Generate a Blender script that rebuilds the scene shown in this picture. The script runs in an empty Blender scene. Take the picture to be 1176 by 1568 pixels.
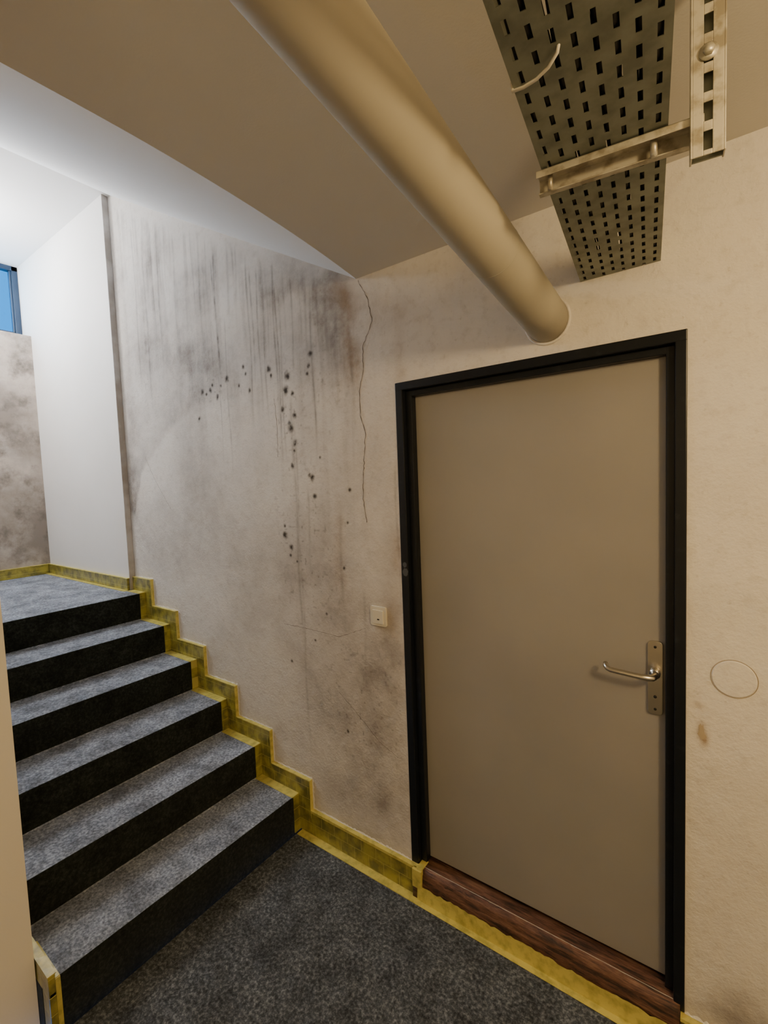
import bpy, bmesh, math, random
import numpy as np
from mathutils import Matrix, Vector
random.seed(7); np.random.seed(7)
sc=bpy.context.scene
COL=sc.collection
D=1.6          # distance camera -> door wall plane (y = D)
CH=1.784       # camera height

# ------------------------------------------------------------------ camera
R=Vector((.8078,.588,-.03796)); U=Vector((-.0079,.0752,.99714)); B=Vector((.5894,-.8054,.06541))
cam_d=bpy.data.cameras.new("camera"); cam=bpy.data.objects.new("camera",cam_d); COL.objects.link(cam)
cam.matrix_world=Matrix(((R.x,U.x,B.x,0),(R.y,U.y,B.y,0),(R.z,U.z,B.z,CH),(0,0,0,1)))
cam_d.sensor_fit='HORIZONTAL'; cam_d.sensor_width=36; cam_d.lens=36*715/1176; cam_d.clip_start=.02
sc.camera=cam

def W(u,v,y=D):
    """survey: photograph measurement -> (x,z) on the real wall plane y"""
    r=(u-588,v-784,715)
    X=.8078*r[0]+.0079*r[1]-.5894*r[2]; Y=.588*r[0]-.0752*r[1]+.8054*r[2]; Z=-(.03796*r[0]+.99714*r[1]+.06541*r[2])
    return (X/Y*y, CH+Z/Y*y)

# ------------------------------------------------------------------ materials
def mat(name,col,rough=.6,metal=0,noise=None,bump=None,spec=None,coat=0):
    m=bpy.data.materials.new(name); m.use_nodes=True; nt=m.node_tree; b=nt.nodes['Principled BSDF']
    b.inputs['Base Color'].default_value=(*col,1); b.inputs['Roughness'].default_value=rough; b.inputs['Metallic'].default_value=metal
    if spec is not None: b.inputs['Specular IOR Level'].default_value=spec
    if coat: b.inputs['Coat Weight'].default_value=coat
    tc=nt.nodes.new('ShaderNodeTexCoord')
    if noise:
        sc_,c2,lo,hi=noise
        n=nt.nodes.new('ShaderNodeTexNoise'); n.inputs['Scale'].default_value=sc_; n.inputs['Detail'].default_value=6
        nt.links.new(tc.outputs['Object'],n.inputs['Vector'])
        rp=nt.nodes.new('ShaderNodeValToRGB'); rp.color_ramp.elements[0].position=lo; rp.color_ramp.elements[1].position=hi
        rp.color_ramp.elements[0].color=(*col,1); rp.color_ramp.elements[1].color=(*c2,1)
        nt.links.new(n.outputs['Fac'],rp.inputs['Fac']); nt.links.new(rp.outputs['Color'],b.inputs['Base Color'])
    if bump:
        bs,st,dist=bump
        n2=nt.nodes.new('ShaderNodeTexNoise'); n2.inputs['Scale'].default_value=bs; n2.inputs['Detail'].default_value=5
        nt.links.new(tc.outputs['Object'],n2.inputs['Vector'])
        bm_=nt.nodes.new('ShaderNodeBump'); bm_.inputs['Strength'].default_value=st; bm_.inputs['Distance'].default_value=dist
        nt.links.new(n2.outputs['Fac'],bm_.inputs['Height']); nt.links.new(bm_.outputs['Normal'],b.inputs['Normal'])
    return m

def tape_material(name,c0,c1,c2):
    """glossy wrinkled yellow tape, applied in overlapping pieces over olive skirting"""
    m=mat(name,c0,.28,noise=(17,c1,.40,.62),bump=(32,.7,.005),coat=.5)
    nt=m.node_tree; N=nt.nodes; L=nt.links; b=N['Principled BSDF']
    src=b.inputs['Base Color'].links[0].from_socket
    tc=N.new('ShaderNodeTexCoord'); sx=N.new('ShaderNodeSeparateXYZ'); L.new(tc.outputs['Object'],sx.inputs[0])
    cb=N.new('ShaderNodeCombineXYZ'); L.new(sx.outputs['X'],cb.inputs['X']); L.new(sx.outputs['Z'],cb.inputs['Y'])
    br=N.new('ShaderNodeTexBrick'); br.inputs['Scale'].default_value=1; br.inputs['Brick Width'].default_value=.085; br.inputs['Row Height'].default_value=.062; br.inputs['Mortar Size'].default_value=.0018; br.inputs['Mortar Smooth'].default_value=.8
    L.new(cb.outputs[0],br.inputs['Vector'])
    mx=N.new('ShaderNodeMix'); mx.data_type='RGBA'; L.new(br.outputs['Fac'],mx.inputs['Factor']); L.new(src,mx.inputs['A']); mx.inputs['B'].default_value=(*c2,1)
    L.new(mx.outputs['Result'],b.inputs['Base Color'])
    return m

def wall_material():
    m=bpy.data.materials.new("damp_plaster"); m.use_nodes=True; nt=m.node_tree; N=nt.nodes; L=nt.links
    b=N['Principled BSDF']; b.inputs['Roughness'].default_value=.85; b.inputs['Specular IOR Level'].default_value=.2
    tc=N.new('ShaderNodeTexCoord')
    at=N.new('ShaderNodeAttribute'); at.attribute_name='stain'
    sp=N.new('ShaderNodeSeparateColor'); L.new(at.outputs['Color'],sp.inputs['Color'])
    def noise(scale,detail=6,rough=.6):
        n=N.new('ShaderNodeTexNoise'); n.inputs['Scale'].default_value=scale; n.inputs['Detail'].default_value=detail; n.inputs['Roughness'].default_value=rough
        L.new(tc.outputs['Object'],n.inputs['Vector'])
        return n.outputs['Fac']
    def mr(x,a,b_,c,d):
        n=N.new('ShaderNodeMapRange'); n.inputs[1].default_value=a;n.inputs[2].default_value=b_;n.inputs[3].default_value=c;n.inputs[4].default_value=d; L.new(x,n.inputs[0]); return n.outputs[0]
    def mul(x,y):
        n=N.new('ShaderNodeMath'); n.operation='MULTIPLY'; n.use_clamp=True
        L.new(x,n.inputs[0]); 
        if isinstance(y,float): n.inputs[1].default_value=y
        else: L.new(y,n.inputs[1])
        return n.outputs[0]
    def mix(fac,a,col):
        n=N.new('ShaderNodeMix'); n.data_type='RGBA'; L.new(fac,n.inputs['Factor']) 
        if isinstance(a,tuple): n.inputs['A'].default_value=(*a,1)
        else: L.new(a,n.inputs['A'])
        n.inputs['B'].default_value=(*col,1); return n.outputs['Result']
    c=mix(mr(noise(2.2),.4,.75,0,.5),(.74,.70,.65),(.62,.575,.52))
    c=mix(mr(noise(28,8),.52,.72,0,.35),c,(.48,.435,.385))
    c=mix(mr(noise(55,8),.60,.72,0,.35),c,(.36,.31,.26))
    c=mix(mul(sp.outputs[0],mr(noise(8,10,rough=.72),.34,.64,.4,.95)),c,(.215,.185,.165))
    c=mix(mul(sp.outputs[2],mr(noise(14,6),.3,.6,.3,1.0)),c,(.30,.21,.13))
    c=mix(mul(sp.outputs[1],mr(noise(60,4),.25,.5,.5,1.0)),c,(.045,.038,.033))
    L.new(c,b.inputs['Base Color'])
    bu=N.new('ShaderNodeBump'); bu.inputs['Strength'].default_value=.6; bu.inputs['Distance'].default_value=.009
    ad=N.new('ShaderNodeMath'); ad.operation='ADD'; L.new(mul(noise(14,8),.9),ad.inputs[0]); L.new(mr(noise(90,3),0,1,0,.35),ad.inputs[1])
    L.new(ad.outputs[0],bu.inputs['Height']); L.new(bu.outputs['Normal'],b.inputs['Normal'])
    return m

def mould_material(name):
    m=bpy.data.materials.new(name); m.use_nodes=True; nt=m.node_tree; N=nt.nodes; L=nt.links
    b=N['Principled BSDF']; b.inputs['Roughness'].default_value=.9
    tc=N.new('ShaderNodeTexCoord')
    def ns(s,lo,hi,c0,c1,prev=None,mx=1):
        n=N.new('ShaderNodeTexNoise'); n.inputs['Scale'].default_value=s; n.inputs['Detail'].default_value=9; n.inputs['Roughness'].default_value=.65; L.new(tc.outputs['Object'],n.inputs['Vector'])
        m_=N.new('ShaderNodeMapRange'); m_.inputs[1].default_value=lo; m_.inputs[2].default_value=hi; m_.inputs[4].default_value=mx; L.new(n.outputs['Fac'],m_.inputs[0])
        x=N.new('ShaderNodeMix'); x.data_type='RGBA'; L.new(m_.outputs[0],x.inputs['Factor'])
        if prev: L.new(prev,x.inputs['A'])
        else: x.inputs['A'].default_value=(*c0,1)
        x.inputs['B'].default_value=(*c1,1); return x.outputs['Result']
    c=ns(2.0,.32,.60,(.52,.45,.39),(.23,.195,.165)); c=ns(5,.49,.68,None,(.07,.06,.05),c,.8)
    L.new(c,b.inputs['Base Color']); return m

def carpet(name,c0,c1,c2,sc_=75,rg=.75):
    m=bpy.data.materials.new(name); m.use_nodes=True; nt=m.node_tree; N=nt.nodes; L=nt.links
    b=N['Principled BSDF']; b.inputs['Roughness'].default_value=.95; b.inputs['Specular IOR Level'].default_value=.1
    b.inputs['Sheen Weight'].default_value=.1
    tc=N.new('ShaderNodeTexCoord')
    n=N.new('ShaderNodeTexNoise'); n.inputs['Scale'].default_value=sc_; n.inputs['Detail'].default_value=9; n.inputs['Roughness'].default_value=rg; L.new(tc.outputs['Object'],n.inputs['Vector'])
    rp=N.new('ShaderNodeValToRGB'); e=rp.color_ramp.elements; e[0].position=.36; e[0].color=(*c0,1); e[1].position=.66; e[1].color=(*c2,1)
    k=e.new(.5); k.color=(*c1,1)
    L.new(n.outputs['Fac'],rp.inputs['Fac'])
    n2=N.new('ShaderNodeTexNoise'); n2.inputs['Scale'].default_value=9; n2.inputs['Detail'].default_value=9; n2.inputs['Roughness'].default_value=.65; L.new(tc.outputs['Object'],n2.inputs['Vector'])
    mr=N.new('ShaderNodeMapRange'); mr.inputs[1].default_value=.35; mr.inputs[2].default_value=.65; mr.inputs[3].default_value=.6; mr.inputs[4].default_value=1.4; L.new(n2.outputs['Fac'],mr.inputs[0])
    mx=N.new('ShaderNodeVectorMath'); mx.operation='SCALE'; L.new(rp.outputs['Color'],mx.inputs[0]); L.new(mr.outputs[0],mx.inputs['Scale'])
    L.new(mx.outputs[0],b.inputs['Base Color'])
    bu=N.new('ShaderNodeBump'); bu.inputs['Strength'].default_value=.6; bu.inputs['Distance'].default_value=.004; L.new(n.outputs['Fac'],bu.inputs['Height']); L.new(bu.outputs['Normal'],b.inputs['Normal'])
    return m

def worn_wood():
    m=bpy.data.materials.new("worn_red_brown_wood"); m.use_nodes=True; nt=m.node_tree; N=nt.nodes; L=nt.links
    b=N['Principled BSDF']; b.inputs['Roughness'].default_value=.6
    tc=N.new('ShaderNodeTexCoord'); mp=N.new('ShaderNodeMapping'); mp.inputs['Scale'].default_value=(1,9,9); L.new(tc.outputs['Object'],mp.inputs['Vector'])
    n=N.new('ShaderNodeTexNoise'); n.inputs['Scale'].default_value=7; n.inputs['Detail'].default_value=8; n.inputs['Roughness'].default_value=.7; L.new(mp.outputs[0],n.inputs['Vector'])
    rp=N.new('ShaderNodeValToRGB'); e=rp.color_ramp.elements; e[0].position=.40; e[0].color=(.022,.012,.008,1); e[1].position=.68; e[1].color=(.24,.13,.075,1)
    k=e.new(.52); k.color=(.115,.05,.028,1); L.new(n.outputs['Fac'],rp.inputs['Fac']); L.new(rp.outputs['Color'],b.inputs['Base Color'])
    bu=N.new('ShaderNodeBump'); bu.inputs['Strength'].default_value=.6; bu.inputs['Distance'].default_value=.004; L.new(n.outputs['Fac'],bu.inputs['Height']); L.new(bu.outputs['Normal'],b.inputs['Normal'])
    return m

M_wall=wall_material()
M_white=mat("white_paint",(.82,.80,.77),.7,noise=(1.5,(.77,.75,.72),.4,.7),bump=(120,.12,.002))
M_ceil=mat("ceiling_paint",(.68,.65,.60),.8,noise=(1.2,(.64,.61,.56),.35,.7),bump=(180,.2,.002))
M_slope=mat("stairwell_ceiling_paint",(.80,.80,.80),.8,bump=(180,.15,.002))
M_edge=mat("panel_edge_brown",(.34,.31,.28),.7,noise=(6,(.50,.48,.46),.4,.6))
M_near=mat("near_wall_paint",(.74,.70,.64),.8,bump=(60,.2,.003))
M_mould=mould_material("mouldy_plaster")
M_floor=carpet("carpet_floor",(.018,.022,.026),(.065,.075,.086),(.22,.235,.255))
M_tread_lit=carpet("carpet_tread",(.10,.115,.14),(.20,.225,.27),(.36,.39,.46),90,.65)  # paler carpet copy, daylight falling on the treads put into the colour
M_riser_shaded=carpet("carpet_riser",(.005,.007,.006),(.012,.015,.013),(.03,.035,.03))  # near-black carpet copy, shade on the risers put into the colour
M_tape=tape_material("yellow_masking_tape",(.36,.31,.045),(.14,.125,.028),(.50,.43,.11))
M_tapel=mat("yellow_tape_light",(.62,.53,.13),.32,noise=(30,(.38,.33,.07),.45,.68),bump=(45,.5,.003))
M_plas=mat("broken_plaster",(.75,.73,.70),.9,bump=(60,.6,.004))
M_frame=mat("black_frame_paint",(.007,.009,.013),.32,noise=(30,(.018,.022,.028),.6,.8),spec=.35)
M_leaf=mat("door_leaf_grey_beige",(.31,.29,.26),.38,noise=(2.2,(.27,.255,.235),.35,.7),bump=(220,.12,.001))
M_steel=mat("brushed_steel",(.62,.58,.50),.28,1,bump=(150,.05,.001))
M_galv=mat("galvanised_steel",(.27,.285,.23),.5,.25,noise=(22,(.18,.19,.15),.4,.65))
M_galvl=mat("galvanised_bright",(.60,.57,.48),.42,.55,noise=(34,(.36,.32,.24),.46,.62),bump=(50,.3,.001))
M_pipe=mat("painted_pipe",(.49,.45,.36),.6,noise=(3,(.45,.415,.33),.4,.6),bump=(160,.08,.001),spec=.35)
M_wood=worn_wood()
M_fill_cable=mat("dark_cable",(.012,.012,.011),.6)
M_cream=mat("cream_plastic",(.70,.66,.55),.35)
M_dark=mat("dark_hole",(.01,.01,.01),.7)
M_win=mat("blue_grey_window_frame",(.008,.025,.06),.4)
M_crack=mat("crack",(.13,.10,.075),.95)
M_smudge=mat("primer_smudge",(.07,.075,.08),.6)

# ------------------------------------------------------------------ mesh helpers
def obj(name,verts,faces,mats,parent=None,mi=None,smooth=False):
    me=bpy.data.meshes.new(name); me.from_pydata([tuple(v) for v in verts],[],faces)
    for m in (mats if isinstance(mats,(list,tuple)) else [mats]): me.materials.append(m)
    if mi: me.polygons.foreach_set('material_index',mi)
    if smooth: me.polygons.foreach_set('use_smooth',[True]*len(me.polygons))
    me.update(); o=bpy.data.objects.new(name,me); COL.objects.link(o)
    if parent: o.parent=parent
    return o
def empty(name,loc=(0,0,0)):
    e=bpy.data.objects.new(name,None); COL.objects.link(e); return e
BF=[(0,3,2,1),(4,5,6,7),(0,1,5,4),(1,2,6,5),(2,3,7,6),(3,0,4,7)]
def boxv(x0,x1,y0,y1,z0,z1): return [(x0,y0,z0),(x1,y0,z0),(x1,y1,z0),(x0,y1,z0),(x0,y0,z1),(x1,y0,z1),(x1,y1,z1),(x0,y1,z1)]
def boxes(name,lst,mats,parent=None,bevel=0,mi=None,mx=None):
    V=[];F=[];I=[]
    for k,bx in enumerate(lst):
        n=len(V); V+=boxv(*bx); F+=[tuple(i+n for i in f) for f in BF]; I+=[(mi[k] if mi else 0)]*6
    if mx: V=[tuple(mx@Vector(v)) for v in V]
    o=obj(name,V,F,mats,parent,I)
    if bevel:
        b=o.modifiers.new("bevel",'BEVEL'); b.width=bevel; b.segments=2; b.limit_method='ANGLE'
    return o
def tube(name,pts,rad,m,parent=None,seg=12,caps=True,closed=False):
    pts=[Vector(p) for p in pts]; V=[];F=[]; n=len(pts)
    up=Vector((0,0,1)); prev=None
    for i,p in enumerate(pts):
        t=((pts[min(i+1,n-1)]-pts[max(i-1,0)]) if not closed else (pts[(i+1)%n]-pts[i-1])).normalized()
        if prev is None:
            a=t.cross(up); 
            if a.length<.05: a=t.cross(Vector((1,0,0)))
        else: a=prev-t*prev.dot(t)
        a.normalize(); prev=a; b=t.cross(a)
        r=rad[i] if isinstance(rad,(list,tuple)) else rad
        for k in range(seg):
            an=2*math.pi*k/seg; V.append(p+a*(r*math.cos(an))+b*(r*math.sin(an)))
    rng=n if closed else n-1
    for i in range(rng):
        j=(i+1)%n
        for k in range(seg):
            k2=(k+1)%seg; F.append((i*seg+k,i*seg+k2,j*seg+k2,j*seg+k))
    if caps and not closed:
        F.append(tuple(range(seg))[::-1]); F.append(tuple((n-1)*seg+k for k in range(seg)))
    return obj(name,V,F,m,parent,smooth=True)
def poly(name,pts,m): return obj(name,pts,[tuple(range(len(pts)))],m)

# ------------------------------------------------------------------ room dimensions
XL=-3.385; XF=-4.83; YS=.45; XR=2.2; YB=-1.3; ZC=2.645; ZT=3.77; XE=-1.27
DX0,DX1,DZ0,DZ1=-1.09,-.088,.13,2.18
def ztop(x):
    return np.where(x>XE,ZC,np.minimum(ZT,ZC+(XE-x)*(ZT-ZC)/(XE-XL)))

# ------------------------------------------------------------------ main wall with stains
def g2(x,z,cx,cz,sx,sz): return np.exp(-(((x-cx)/sx)**2+((z-cz)/sz)**2))
def lattice(x,z,cell,seed):
    rs=np.random.RandomState(seed); G=rs.rand(400,400)
    a=(x+8)/cell; b=(z+1)/cell; i=np.floor(a).astype(int)%399; j=np.floor(b).astype(int)%399
    fa=a-np.floor(a); fb=b-np.floor(b); fa=fa*fa*(3-2*fa); fb=fb*fb*(3-2*fb)
    return (G[i,j]*(1-fa)+G[i+1,j]*fa)*(1-fb)+(G[i,j+1]*(1-fa)+G[i+1,j+1]*fa)*fb
def fbm(x,z,cell,seed,o=4):
    s=0;a=.5
    for k in range(o): s=s+a*lattice(x,z,cell/2**k,seed+k); a*=.5
    return s/(1-.5**o)
def sstep(a,b,x):
    t=np.clip((x-a)/(b-a),0,1); return t*t*(3-2*t)
blobs=[ # u,v,sx(m),sz(m),strength  (dirt)
 (205,480,.22,.30,.30),(225,545,.20,.14,.55),(290,545,.22,.14,.45),(200,650,.09,.50,.5),(203,740,.06,.25,.5),(330,550,.16,.12,.45),
 (240,385,.22,.08,.4),(225,430,.10,.2,.3),(350,400,.35,.12,.35),(430,430,.30,.12,.35),(505,470,.10,.11,1.0),(512,450,.09,.09,.7),(480,520,.16,.2,.35),(400,500,.25,.15,.25),
 (518,520,.07,.2,.5),(590,470,.25,.15,.25),(470,900,.22,.30,.36),(540,1000,.25,.25,.36),(590,1050,.12,.3,.4),(555,1120,.20,.20,.5),(590,1220,.16,.18,.7),(530,1220,.16,.12,.55),
 (510,850,.08,.25,.35),(600,900,.08,.5,.35),(500,1080,.2,.2,.4),(400,560,.3,.2,.3),(470,620,.10,.25,.3),(300,760,.25,.3,.15)]
brown=[(530,500,.035,.16,.7),(543,555,.045,.11,.7),(520,440,.07,.06,.4),(540,470,.05,.07,.35),(615,640,.03,.4,.3),(520,840,.03,.2,.45),(610,850,.03,.1,.6),(600,940,.05,.10,.4),(590,480,.15,.1,.2),(1075,1120,.012,.03,.9),(1080,1135,.01,.02,.8),(1070,1080,.012,.01,.8)]
spots=[(310,600,7),(322,598,6),(333,608,6),(347,580,8),(338,591,4),(372,562,5),(376,572,4),(411,566,8),(440,575,9),(437,597,9),(448,602,5),(432,627,7),(451,637,6),(445,656,9),(452,678,7),(443,648,5),
 (472,560,5),(475,541,7),(305,641,6),(316,604,4),(382,598,5),(478,732,7),(448,714,6),(437,820,8),(446,838,6),(482,760,5),(451,690,4),(474,728,4),(536,750,4),(366,590,4),(470,572,4),(325,590,4),(415,575,4),(490,700,3),(436,805,4),(445,850,4),(532,800,3),(527,870,4),(447,1012,4),(483,980,3),(500,940,3),(533,1120,4),(455,860,3)]
drips=[(325,385,600,.008,1.1),(322,395,500,.007,.7),(200,345,600,.007,.55),(215,350,640,.010,.5),(228,350,560,.008,.5),(236,345,540,.008,.6),(262,355,560,.009,.4),(300,350,540,.009,.45),(345,370,520,.009,.4),
 (375,390,660,.006,.65),(381,400,600,.006,.6),(390,400,640,.006,.55),(398,395,660,.006,.55),(405,405,560,.006,.45),(415,400,650,.006,.65),(420,430,720,.005,.75),(425,440,720,.005,.6),(443,420,600,.006,.65),(456,420,560,.006,.45),(466,430,600,.007,.5),(473,440,720,.006,.65),(484,430,560,.008,.5),
 (497,430,580,.010,.45),(512,470,600,.01,.5),(536,500,640,.008,.5),(334,560,720,.005,.5),(342,480,740,.005,.5),(445,600,1010,.009,.5),(450,640,1180,.007,.4),(520,780,1000,.009,.4),(556,900,1100,.008,.35),(470,740,900,.007,.4),(605,700,940,.006,.5),
 (248,345,450,.006,.45),(290,350,470,.006,.45),(312,365,480,.006,.5),(358,375,480,.006,.45),(432,405,540,.006,.5)]
ARC=[W(*p) for p in [(208,790),(214,760),(222,725),(238,690),(262,660),(290,638),(325,625),(370,615),(420,625),(470,700)]]
def stain(x,z):
    r=np.zeros_like(x); g=np.zeros_like(x); b=np.zeros_like(x)
    wx=x+.14*(fbm(x,z,.25,3)-.5); wz=z+.16*(fbm(x,z,.25,30)-.5)
    for (u,v,sx,sz,s) in blobs:
        c=W(u,v); r+=s*g2(wx,wz,c[0],c[1],sx,sz)
    za=np.interp(wx,[p[0] for p in ARC],[p[1] for p in ARC])
    h=(z+.09*(fbm(x,z,.14,44)-.5))-za
    fr=sstep(0,.07,h)*np.exp(-np.clip(h,0,9)/.32)
    r+=.60*fr*np.clip((-2.0-x)/.7,0,1)*(.5+fbm(x,z,.2,61))
    zt=ztop(x)
    st=fbm(x*1.0,z*.05,.03,50,3)
    zone=np.clip((x+3.38)/.1,0,1)*np.clip((-1.15-x)/.2,0,1)*np.clip(1-(zt-z)/1.4,0,1)*sstep(.03,.10,zt-z+.03*(fbm(x,z,.1,8)-.5))
    r+=zone*np.clip((st-.47)*2.6,0,1)*.62
    r+=.38*np.clip((fbm(x,z,.42,70)-.47)*3.5,0,1)*np.clip((-1.1-x)/.3,0,1)
    r+=.12*np.clip((fbm(x,z,.3,75)-.47)*3.5,0,1)
    r+=.5*np.exp(-np.abs(z-.12)/.10)*np.clip(fbm(x,z,.12,90)*1.5-.3,0,1)
    r+=.75*g2(wx,wz,.06,.16,.14,.06)+.4*g2(wx,wz,.02,.24,.05,.05)
    for (u,v,sx,sz,s) in brown:
        c=W(u,v); b+=s*g2(x+.02*(fbm(x,z,.08,11)-.5),z+.02*(fbm(x,z,.08,12)-.5),c[0],c[1],sx,sz)
    for (u,v,s) in spots:
        c=W(u,v); rr=s*.0022
        jx=x+.5*rr*(fbm(x,z,.02,17)-.5)*2; jz=z+.6*rr*(fbm(x,z,.02,18)-.5)*2
        g=np.maximum(g,1.0*np.exp(-(((jx-c[0])/rr)**2+((jz-c[1])/(rr*1.05))**2)**1.5))
    for (u,v0,v1,w,s) in drips:
        a=W(u,v0); e=W(u+.055*(v1-v0)*.9,v1); xc=a[0]+.005*np.sin(z*9+u)
        al=np.clip((a[1]-z)/.06,0,1)*np.clip((z-e[1])/.25,0,1)
        k=al*np.exp(-((x-xc)/w)**2)*s*(.55+.9*(lattice(x,z,.04,int(u))-.3))
        g=np.maximum(g,k*.7)
    sp=np.clip((lattice(x,z,.014,200)-.80)*6,0,1)
    for (u,v,sx,sz,s) in [(470,850,.25,.45,.7),(445,650,.12,.3,.8),(330,600,.25,.12,.6),(560,1080,.25,.35,.8),(230,590,.2,.25,.4),(500,560,.2,.3,.5)]:
        c=W(u,v); g=np.maximum(g,sp*s*.7*g2(x,z,c[0],c[1],sx,sz))
    a=np.ones_like(x)
    return np.clip(np.stack([r,g,b,a],-1),0,1)
def grids(name,specs,m):
    VV=[];FF=[];CC=[];n=0
    for (x0,x1,z0,z1,dx,dz) in specs:
        nx=max(2,int((x1-x0)/dx)+1); zmax=z1 if z1 else 3.0
        nz=max(2,int((zmax-z0)/dz)+1)
        xs=np.linspace(x0,x1,nx); t=np.linspace(0,1,nz); X,T=np.meshgrid(xs,t,indexing='ij')
        if z1 is None: Z=z0+T*(ztop(X)+.03-z0)
        else: Z=z0+T*(z1-z0)
        VV.append(np.stack([X,np.full_like(X,D),Z],-1).reshape(-1,3)); CC.append(stain(X,Z).reshape(-1,4))
        i=np.arange(nx-1)[:,None]*nz+np.arange(nz-1)[None,:]+n
        FF.append(np.stack([i,i+nz,i+nz+1,i+1],-1).reshape(-1,4)); n+=nx*nz
    V=np.concatenate(VV);F=np.concatenate(FF);C=np.concatenate(CC)
    me=bpy.data.meshes.new(name); me.vertices.add(len(V)); me.vertices.foreach_set('co',V.astype(np.float32).ravel())
    me.loops.add(F.size); me.loops.foreach_set('vertex_index',F.astype(np.int32).ravel())
    me.polygons.add(len(F)); me.polygons.foreach_set('loop_start',np.arange(0,F.size,4,dtype=np.int32))
    me.update(calc_edges=True)
    ca=me.color_attributes.new('stain','FLOAT_COLOR','POINT'); ca.data.foreach_set('color',C.astype(np.float32).ravel())
    me.materials.append(m); o=bpy.data.objects.new(name,me); COL.objects.link(o); return o
wall=grids("wall_back",[(XL-.02,DX0,0,None,.0042,.0042),(DX0,DX1,DZ1,ZC+.03,.012,.012),(DX0,DX1,0,DZ0,.05,.05),(DX1,.35,0,ZC+.03,.006,.006),(.35,XR,0,ZC+.03,.03,.03)],M_wall)

# cracks: thin hairlines on the wall surface
def ribbon(pts,w,seed):
    rs=random.Random(seed); V=[];F=[]; P=[]
    for p,q in zip(pts[:-1],pts[1:]):
        n=max(2,int(math.hypot(q[0]-p[0],q[1]-p[1])/.012))
        for k in range(n): t=k/n; P.append((p[0]*(1-t)+q[0]*t+rs.uniform(-.003,.003),p[1]*(1-t)+q[1]*t+rs.uniform(-.002,.002)))
    P.append(pts[-1])
    for i,(x,z) in enumerate(P):
        a=P[max(0,i-1)]; b=P[min(len(P)-1,i+1)]; dx,dz=b[0]-a[0],b[1]-a[1]; l=math.hypot(dx,dz)+1e-9; ww=w*rs.uniform(.4,1.1)
        V.append((x-dz/l*ww,D-.0012,z+dx/l*ww)); V.append((x+dz/l*ww,D-.0012,z-dx/l*ww))
        if i: F.append((2*i-2,2*i-1,2*i+1,2*i))
    return V,F
V=[];F=[]
for k,(pl,w) in enumerate([([(548,430),(562,455),(570,492),(556,530),(556,570),(550,600),(552,640),(560,660),(558,700),(556,760),(562,800)],.0018),
   ([(436,955),(470,962),(520,975),(560,962)],.0010),([(222,700),(240,740),(262,780)],.0010),([(520,1060),(545,1090),(585,1140),(610,1160)],.0012),([(420,610),(424,650),(426,700)],.0013)]):
    v,f=ribbon([W(*p) for p in pl],w,k); n=len(V); V+=v; F+=[tuple(i+n for i in q) for q in f]
obj("cracks",V,F,M_crack,wall)

# ------------------------------------------------------------------ other shell parts
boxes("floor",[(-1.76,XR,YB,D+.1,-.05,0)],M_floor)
ky=[YB,0,.367,.65,1.0,1.3,1.6,1.75]; kx=[-1.195,-1.18,-1.172,-1.165,-1.185,-1.22,XE,-1.30]
ys=np.linspace(YB,1.75,62); xs=np.interp(ys,ky,kx)
for _ in range(6): xs[1:-1]=(xs[:-2]+xs[1:-1]+xs[2:])/3
edge=list(zip(xs.tolist(),ys.tolist()))
ce=[(x,y,ZC) for x,y in edge]+[(XR+.05,1.75,ZC),(XR+.05,YB,ZC)]
poly("ceiling",ce,M_ceil)
V=[];F=[]
for x,y in edge: V.append((x,y,ZC)); V.append((XL+.03,y,ZT))
for i in range(len(edge)-1): F.append((2*i,2*i+1,2*i+3,2*i+2))
n=len(V)
for x,y in edge: V.append((XF-.3,y,ZT))
for i in range(len(edge)-1): F.append((2*i+1,n+i,n+i+1,2*i+3))
obj("ceiling_stairwell",V,F,M_slope)
o=boxes("wall_landing",[(XF-.3,XL,D-.038,D+.02,1.088,ZT+.02)],[M_white,M_edge])
for p in o.data.polygons:
    if abs(p.normal.x)>.9: p.material_index=1
boxes("trim_1",[(XL-.002,XL+.004,D-.040,D-.002,1.09,ZT)],M_edge)
boxes("wall_far",[(XF-.02,XF,YS-.2,D,1.0,3.145),(XF-.30,XF-.02,YS-.2,D,1.0,3.13)],[M_mould],bevel=.004)
boxes("wall_stairwell",[(XF-.3,-1.93,YS-.13,YS-.002,0,ZT+.05)],M_white)
boxes("wall_left",[(-1.93,-1.82,YB,YS-.002,0,3.05)],M_near)
boxes("wall_right",[(XR,XR+.1,YB,D,0,ZC)],M_near)
boxes("wall_front",[(-1.9,XR,YB-.1,YB,0,ZC+.3)],M_near)

# ------------------------------------------------------------------ stairs
SX=[-1.775-.289*i for i in range(6)]; SZ=[.19+.179*i for i in range(6)]
prof=[(SX[0],-.05)]
for i in range(6):
    prof.append((SX[i]+.004,SZ[i]))
    if i<5: prof.append((SX[i+1],SZ[i]))
prof+= [(XF,SZ[5]),(XF,-.05)]
V=[(x,YS,z) for x,z in prof]+[(x,D-.0005,z) for x,z in prof]; n=len(prof)
F=[];I=[]
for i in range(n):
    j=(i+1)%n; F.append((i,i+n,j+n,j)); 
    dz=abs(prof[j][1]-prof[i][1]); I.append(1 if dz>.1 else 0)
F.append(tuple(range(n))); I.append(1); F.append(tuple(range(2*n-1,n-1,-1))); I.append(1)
st=obj("stairs",V,F,[M_tread_lit,M_riser_shaded],None,I)
bm=bmesh.new(); bm.from_mesh(st.data); bmesh.ops.recalc_face_normals(bm,faces=bm.faces); bm.to_mesh(st.data); bm.free()
b=st.modifiers.new("bevel",'BEVEL'); b.width=.007; b.segments=3; b.limit_method='ANGLE'

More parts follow.
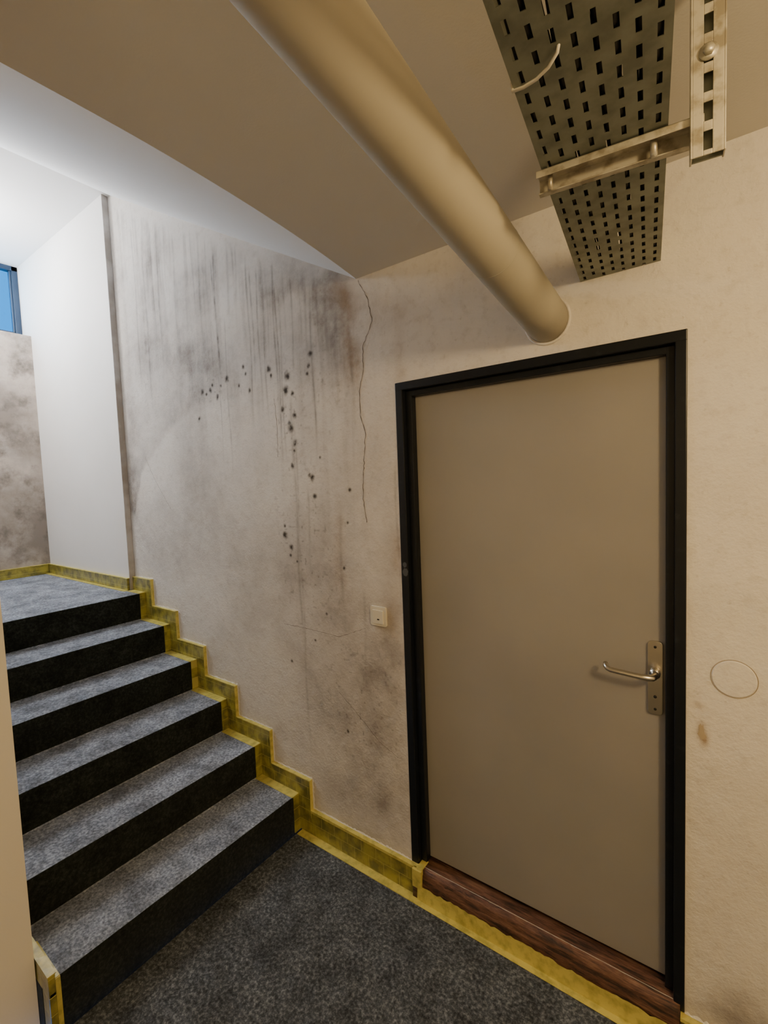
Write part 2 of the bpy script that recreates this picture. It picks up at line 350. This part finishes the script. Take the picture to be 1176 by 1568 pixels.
# ------------------------------------------------------------------ stepped skirting with tape
def stepped(name,y0,y1,off,h,last):
    """skirting that follows the steps: boards on treads and risers"""
    L=[]
    for i in range(6):
        x=SX[i]+off; z=SZ[i]+h
        xe=(SX[i+1]+off) if i<5 else last
        L.append((xe,x,y0,y1,SZ[i]-.005,z))
        zb=(SZ[i-1]) if i>0 else 0
        L.append((SX[i],x,y0+.0005,y1,zb,SZ[i]+.01))
    e=empty(name)
    boxes("skirting_board",L,[M_tape],e,bevel=.003)
    return e
sk=stepped("baseboard_stairs",D-.022,D-.001,.088,.095,XL)
L=[];
for i in range(6):
    x=SX[i]+.088; z=SZ[i]+.095; xe=(SX[i+1]+.088) if i<5 else XL+.01
    L.append((xe+.002,x+.0015,D-.024,D-.0005,z-.003,z+.0015))
    xt=SX[i+1] if i<5 else XL+.01
    L.append((xt+.002,SX[i]+.005,D-.068,D-.022,SZ[i],SZ[i]+.0025))
    L.append((x,x+.002,D-.024,D-.0005,(SZ[i-1]+.095 if i else .09),z))
boxes("tape_strips",L,[M_tapel],sk)
L=[]
for i in range(6):
    zb=SZ[i-1] if i else 0
    L.append((SX[i]+.001,SX[i]+.0065,D-.060,D-.022,zb,SZ[i]))
boxes("riser_tape",L,[M_tape],sk)
V=[];F=[]
def ragged(p,q,w,seed):
    rs=random.Random(seed); n=max(3,int(math.hypot(q[0]-p[0],q[1]-p[1])/.008)); dx,dz=(q[0]-p[0]),(q[1]-p[1]); l=math.hypot(dx,dz); nx,nz=-dz/l,dx/l
    base=len(V)
    for k in range(n+1):
        t=k/n; a=w*rs.uniform(.2,1.2); x=p[0]+dx*t; z=p[1]+dz*t
        V.append((x,D-.004,z)); V.append((x+nx*a,D-.0015,z+nz*a))
        if k: b0=base+2*k; F.append((b0-2,b0,b0+1,b0-1))
for i in range(6):
    x=SX[i]+.09; z=SZ[i]+.096; xe=(SX[i+1]+.09) if i<5 else XL+.01
    ragged((x,z),(xe,z),-.009,i)
    ragged((x,(SZ[i-1]+.096 if i else .13)),(x,z),-.010,i+20)
obj("plaster_edge",V,F,M_plas,wall)
sl=stepped("baseboard_stairs_side",YS+.001,YS+.022,.06,.07,XF+.01)
boxes("tape_strips",[(SX[0]-.2,SX[0]+.004,YS+.022,YS+.05,SZ[0],SZ[0]+.0025),(SX[0]+.004,SX[0]+.007,YS+.022,YS+.05,0,SZ[0]),(SX[0]-.15,SX[0]+.062,YS,YS+.024,SZ[0]+.069,SZ[0]+.0725)],M_tapel,sl)
bl=empty("baseboard_landing")
boxes("board",[(XF,XL-.005,D-.056,D-.0385,SZ[5],SZ[5]+.085)],M_tape,bl,bevel=.003)
boxes("tape",[(XF,XL,D-.058,D-.0385,SZ[5]+.083,SZ[5]+.0875),(XF+.02,XL,D-.085,D-.056,SZ[5],SZ[5]+.003)],M_tapel,bl)
bf=empty("baseboard_far")
boxes("board",[(XF+.001,XF+.018,YS+.02,D-.058,SZ[5],SZ[5]+.085)],M_tape,bf,bevel=.003)
boxes("tape",[(XF+.001,XF+.02,YS+.02,D-.058,SZ[5]+.083,SZ[5]+.0875)],M_tapel,bf)
bb=empty("baseboard_back")
boxes("board",[(SX[0]+.088,DX0+.045,D-.022,D-.001,0,.128),(DX1-.01,1.0,D-.022,D-.001,0,.10)],M_tape,bb,bevel=.004)
boxes("tape",[(SX[0]+.088,DX0+.046,D-.024,D-.0005,.118,.131),(DX1-.01,1.0,D-.024,D-.0005,.092,.103),(SX[0]+.02,1.0,D-.06,D-.022,0,.003)],M_tapel,bb)
V=[];F=[]
ragged((DX0,.13),(SX[0]+.09,.13),-.009,51); ragged((1.0,.104),(DX1,.104),-.010,52)
obj("plaster_edge_low",V,F,M_plas,wall)

# ------------------------------------------------------------------ door
door=empty("door_1")
YL=D+.052
fr=[(DX0,DX0+.034,D-.004,YL+.05,DZ0,DZ1),(DX1-.030,DX1,D-.004,YL+.05,.104,DZ1),(DX0,DX1,D-.0045,YL+.05,DZ1-.032,DZ1+.0005),
    (DX0+.034,DX0+.062,D+.022,YL+.05,DZ0,DZ1-.032),(DX1-.055,DX1-.030,D+.022,YL+.05,DZ0,DZ1-.032),(DX0+.034,DX1-.03,D+.0225,YL+.05,DZ1-.056,DZ1-.032)]
boxes("frame",fr,M_frame,door,bevel=.003)
boxes("rebate_back",[(DX0-.05,DX1+.05,YL+.05,YL+.08,0,DZ1+.05)],M_frame,door)  # added unseen plate, stops sky light leaking in round the frame
boxes("leaf",[(DX0+.060,DX1-.054,YL,YL+.04,DZ0+.012,DZ1-.054)],M_leaf,door,bevel=.003)
# worn wooden sill: rounded, slightly uneven front
x0,x1=DX0+.02,DX1-.012
pr=[(YL+.05,.131),(D+.005,.129),(D-.012,.123),(D-.022,.108),(D-.028,.062),(D-.034,0),(YL+.05,0)]
V=[];F=[];rs=random.Random(9); NS=50; k=len(pr)
for i in range(NS+1):
    x=x0+(x1-x0)*i/NS
    for j,(y,z) in enumerate(pr):
        w_=.0022 if 1<j<5 else 0
        V.append((x,y+rs.uniform(-w_,w_),z+rs.uniform(-w_,w_)))
    if i:
        for j in range(k): a=(i-1)*k; F.append((a+j,a+(j+1)%k,a+k+(j+1)%k,a+k+j))
F.append(tuple(range(k))); F.append(tuple(range(NS*k,NS*k+k)))
so=obj("sill",V,F,M_wood,door,smooth=True)
bm=bmesh.new(); bm.from_mesh(so.data); bmesh.ops.recalc_face_normals(bm,faces=bm.faces); bm.to_mesh(so.data); bm.free()
V=[];F=[];rs=random.Random(3); N_=60; xt0=DX0+.045
for i in range(N_+1):
    x=xt0+(x1-xt0)*i/N_; zt=.066+rs.uniform(-.005,.005)
    V+=[(x,D-.0335,zt),(x,D-.0385,.003),(x,D-.062,.0032)]
    if i: a=3*i; F+=[(a-3,a-2,a+1,a),(a-2,a-1,a+2,a+1)]
obj("sill_tape",V,F,M_tapel,door)
boxes("tape_corner",[(DX0+.036,DX0+.066,D-.026,D+.03,.129,.134),(DX0+.02,DX0+.066,D-.036,D-.018,.05,.131)],M_tapel,door,bevel=.003)
for k,(cx,cz,rr) in enumerate([(DX0+.019,1.435,.012),(DX0+.021,1.405,.017)]):
    V=[(cx,D-.0046,cz)]+[(cx+rr*.8*math.cos(a)*random.uniform(.85,1.1),D-.0046,cz+rr*math.sin(a)*random.uniform(.85,1.1)) for a in [i*math.pi/10 for i in range(20)]]
    obj("smudge_%d"%k,V,[(0,i+1,(i+1)%20+1) for i in range(20)],M_smudge,door)
hx=-.172
def rounded_plate(name,cx,cz,w,h,r,y0,y1,m,par):
    P=[]
    for q,(sx,sz) in enumerate([(1,1),(-1,1),(-1,-1),(1,-1)]):
        for k in range(7):
            a=math.radians(q*90+k*15); P.append((cx+sx*(w/2-r)+r*math.cos(a),cz+sz*(h/2-r)+r*math.sin(a)))
    n=len(P); V=[(x,y0,z) for x,z in P]+[(x,y1,z) for x,z in P]
    F=[tuple(range(n)),tuple(range(2*n-1,n-1,-1))]+[(i,i+n,(i+1)%n+n,(i+1)%n) for i in range(n)]
    o=obj(name,V,F,m,par); bm=bmesh.new(); bm.from_mesh(o.data); bmesh.ops.recalc_face_normals(bm,faces=bm.faces); bm.to_mesh(o.data); bm.free()
    b=o.modifiers.new("b",'BEVEL'); b.width=.0012; b.segments=2; b.limit_method='ANGLE'; return o
rounded_plate("handle_plate",hx,1.135,.042,.235,.012,YL-.009,YL,M_steel,door)
tube("handle_rose",[(hx,YL-.008,1.152),(hx,YL-.022,1.152)],.0155,M_steel,door,20)
tube("handle_lever",[(hx,YL-.012,1.152),(hx,YL-.045,1.152),(hx-.003,YL-.056,1.152),(hx-.012,YL-.063,1.1525),(hx-.03,YL-.066,1.153),(hx-.09,YL-.066,1.156),(hx-.118,YL-.066,1.158),(hx-.128,YL-.063,1.161),(hx-.134,YL-.056,1.165),(hx-.136,YL-.046,1.169)],
     [.0115,.0105,.010,.0095,.009,.0085,.0085,.0085,.0085,.008],M_steel,door,16)
tube("screw_top",[(hx,YL-.0095,1.235),(hx,YL-.0105,1.235)],.0042,M_dark,door,12)
tube("screw_low",[(hx,YL-.0095,1.035),(hx,YL-.0105,1.035)],.0042,M_dark,door,12)
tube("keyhole",[(hx,YL-.0092,1.075),(hx,YL-.0102,1.075)],.005,M_dark,door,12)

# ------------------------------------------------------------------ light switch
sw=empty("light_switch"); sx_,sz_=W(581,943)
rounded_plate("surround",sx_,sz_,.084,.086,.008,D-.010,D,M_cream,sw)
rounded_plate("rocker",sx_,sz_-.002,.058,.060,.004,D-.015,D-.009,M_cream,sw)
rounded_plate("key_slot",sx_+.004,sz_-.012,.012,.006,.002,D-.0158,D-.0148,M_dark,sw)
jc=empty("junction_box_cover"); jx,jz=W(1124,1040)
disc=[(jx+.054*math.cos(a),jz+.054*math.sin(a)) for a in [i*math.pi/24 for i in range(48)]]
V=[(jx,D-.003,jz)]+[(jx+.050*math.cos(a),D-.003,jz+.050*math.sin(a)) for a in [i*math.pi/24 for i in range(48)]]+[(jx+.0525*math.cos(a),D-.0003,jz+.0525*math.sin(a)) for a in [i*math.pi/24 for i in range(48)]]
F=[(0,i+1,(i+1)%48+1) for i in range(48)]+[(i+1,i+49,(i+1)%48+49,(i+1)%48+1) for i in range(48)]
obj("cover",V,F,M_wall,jc)
tube("joint",[(x,D-.0002,z) for x,z in disc],.0011,mat("joint_gap_filler",(.36,.31,.24),.9),jc,6,closed=True)
cx,cz=W(1075,1122)
V=[(cx,D-.0012,cz)]
for i in range(16):
    a=i*math.pi/8; V.append((cx+.010*math.cos(a)*random.uniform(.5,1.3),D-.001,cz+.026*math.sin(a)*random.uniform(.5,1.2)))
obj("paint_chip",V,[(0,i+1,(i+1)%16+1) for i in range(16)],mat("chip_brown",(.42,.34,.23),.9),wall)

# ------------------------------------------------------------------ pipe
pd=Vector((-.018,-1,.171)); p0=Vector((-.476,D,2.289))
pipe=empty("drain_pipe")
tube("pipe_body",[p0-pd*.05+pd*(s*.2) for s in range(0,11)],.068,M_pipe,pipe,64)
tube("joint_seam",[p0+pd*.42,p0+pd*.422],.0686,M_pipe,pipe,64)
ring=[]
for i in range(36):
    a=i*math.pi/18; ring.append((p0.x+.071*math.cos(a),D-.001,p0.z+.073*math.sin(a)))
tube("wall_collar",ring,.005,M_wall,pipe,8,closed=True)

# ------------------------------------------------------------------ cable tray
tray=empty("cable_tray")
A=Vector((-.37,D,2.385)); dirv=(Vector((-.254,.593,2.40))-A); dirv.normalize()
side=dirv.cross(Vector((0,0,1)))
if side.x<0: side=-side
side.normalize()
TW=.213; NC=8; cw=TW/NC; cl=.046; LEN=1.9
V=[];F=[]
def P(a,s,h=0): return A+side*a+dirv*s+Vector((0,0,1))*h
for c in range(NC):
    a0=c*cw; a1=a0+cw; off=(cl/2 if c%2 else 0)
    n=int(LEN/cl)
    for k in range(-1,n):
        s0=k*cl+off; s1=s0+cl
        ca=(a0+a1)/2; cs=(s0+s1)/2; hw=.0040; hl=.0125
        if s0<0: 
            if s1<=0.001: continue
            i=len(V); V+=[P(a0,0),P(a1,0),P(a1,s1),P(a0,s1)]; F.append((i,i+1,i+2,i+3)); continue
        i=len(V)
        V+=[P(a0,s0),P(a1,s0),P(a1,s1),P(a0,s1),P(ca-hw,cs-hl),P(ca+hw,cs-hl),P(ca+hw,cs+hl),P(ca-hw,cs+hl)]
        F+=[(i,i+1,i+5,i+4),(i+1,i+2,i+6,i+5),(i+2,i+3,i+7,i+6),(i+3,i,i+4,i+7)]
o=obj("perforated_base",V,F,M_galv,tray); s=o.modifiers.new("t",'SOLIDIFY'); s.thickness=.0015
MX=Matrix(((side.x,dirv.x,0,A.x),(side.y,dirv.y,0,A.y),(side.z,dirv.z,1,A.z),(0,0,0,1)))
boxes("side_rails",[(-.002,0,0,LEN,0,.06),(TW,TW+.002,0,LEN,0,.06),(0,.012,0,LEN,.058,.06),(TW-.012,TW,0,LEN,.058,.06)],M_galv,tray,mx=MX)
for k in range(11):
    pts=[tuple(P(.018+k*.0178+.004*math.sin(s*3+k*1.7),s*LEN/10,.0125)) for s in range(0,11)]
    tube("cable_%d"%k,pts,.0095,M_fill_cable,tray,8)  # added cables, laid in the tray so its perforations look dark
s0=.60
arm=[(-.012,TW+.055,s0-.022,s0-.0195,-.034,-.002),(-.012,TW+.055,s0-.022,s0+.018,-.0045,-.002),(-.012,TW+.055,s0+.0155,s0+.018,-.016,-.002),(-.012,TW+.055,s0-.022,s0-.008,-.034,-.0315)]
boxes("support_arm",arm,M_galvl,tray,bevel=.0008,mx=MX)
hz0=-.078; hz1=ZC-A.z-.012; hxa=TW+.034; hxb=TW+.084; yw=s0+.030
mid=(hxa+hxb)/2; nh=7; ch=(hz1-hz0)/nh
L=[(hxa,hxa+.003,yw-.024,yw,hz0,hz1),(hxb-.003,hxb,yw-.024,yw,hz0,hz1),
   (hxa+.003,mid-.0065,yw-.0025,yw,hz0,hz1),(mid+.0065,hxb-.003,yw-.0025,yw,hz0,hz1)]
for k in range(nh+1):
    z=hz0+k*ch; L.append((mid-.0065,mid+.0065,yw-.0025,yw,max(hz0,z-.008),min(hz1,z+.008)))
boxes("hanger_channel",L,M_galvl,tray,bevel=.0008,mx=MX)
boxes("hanger_inner",[(hxa+.003,hxb-.003,yw-.018,yw-.015,hz0,hz1)],M_galv,tray,mx=MX)
boxes("ceiling_foot",[(hxa-.02,hxb+.02,yw-.05,yw+.03,hz1,hz1+.004)],M_galvl,tray,mx=MX)
tube("bolt_washer",[P(mid,yw,.085),P(mid,yw+.003,.085)],.014,M_galvl,tray,20)
tube("bolt_head",[P(mid,yw+.002,.085),P(mid,yw+.010,.085)],.0085,M_galvl,tray,6)
tube("arm_bolt",[P(TW-.02,s0,-.036),P(TW-.02,s0,-.002)],.006,M_galvl,tray,10)
tube("arm_bolt_end",[P(.012,s0,-.036),P(.012,s0,-.002)],.005,M_galvl,tray,10)
pt=[P(-.004,.835,.012),P(-.003,.838,-.004),P(.015,.842,-.008),P(.036,.849,-.010),P(.056,.860,-.009),P(.070,.873,-.005),P(.074,.880,.004)]
tube("cable_tie",pt,.0026,M_cream,tray,8)

# ------------------------------------------------------------------ window
win=empty("window_1"); xw=XF-.22
y1=D-.038; y0=YS-.0
boxes("frame",[(xw-.03,xw+.03,y1-.045,y1,3.145,ZT),(xw-.03,xw+.03,y0,y0+.045,3.145,ZT),(xw-.03,xw+.03,y0,y1,3.145,3.20),(xw-.03,xw+.03,y0,y1,ZT-.04,ZT)],M_win,win,bevel=.003)
boxes("sash",[(xw-.015,xw+.02,y1-.060,y1-.045,3.20,ZT-.04),(xw-.015,xw+.02,y0+.045,y1-.045,3.20,3.21)],M_win,win,bevel=.003)
g=bpy.data.materials.new("glass"); g.use_nodes=True; gb=g.node_tree.nodes['Principled BSDF']; gb.inputs['Transmission Weight'].default_value=1; gb.inputs['Roughness'].default_value=0; gb.inputs['IOR'].default_value=1.02
boxes("glass",[(xw-.004,xw,y0+.04,y1-.04,3.2,ZT-.04)],g,win)

# ------------------------------------------------------------------ lights
def light(name,kind,loc,energy,col,size=.1,rot=None,sy=None):
    l=bpy.data.lights.new(name,kind); l.energy=energy; l.color=col
    if kind=='AREA':
        l.size=size
        if sy: l.shape='RECTANGLE'; l.size_y=sy
    elif kind=='POINT': l.shadow_soft_size=size
    o=bpy.data.objects.new(name,l); COL.objects.link(o); o.location=loc
    if rot: o.rotation_euler=rot
    return o
light("corridor_lamp",'POINT',(.92,.18,2.37),72,(1,.72,.36),.12)
light("landing_lamp",'POINT',(-4.2,.85,3.40),58,(1,.96,.93),.12)
light("window_daylight",'AREA',(xw-.15,1.0,3.5),55,(.40,.70,1),1.0,(0,math.radians(-90),0),.55)
w=bpy.data.worlds.new("sky"); sc.world=w; w.use_nodes=True
bg=w.node_tree.nodes['Background']; bg.inputs[0].default_value=(.015,.34,.98,1); bg.inputs[1].default_value=2.0
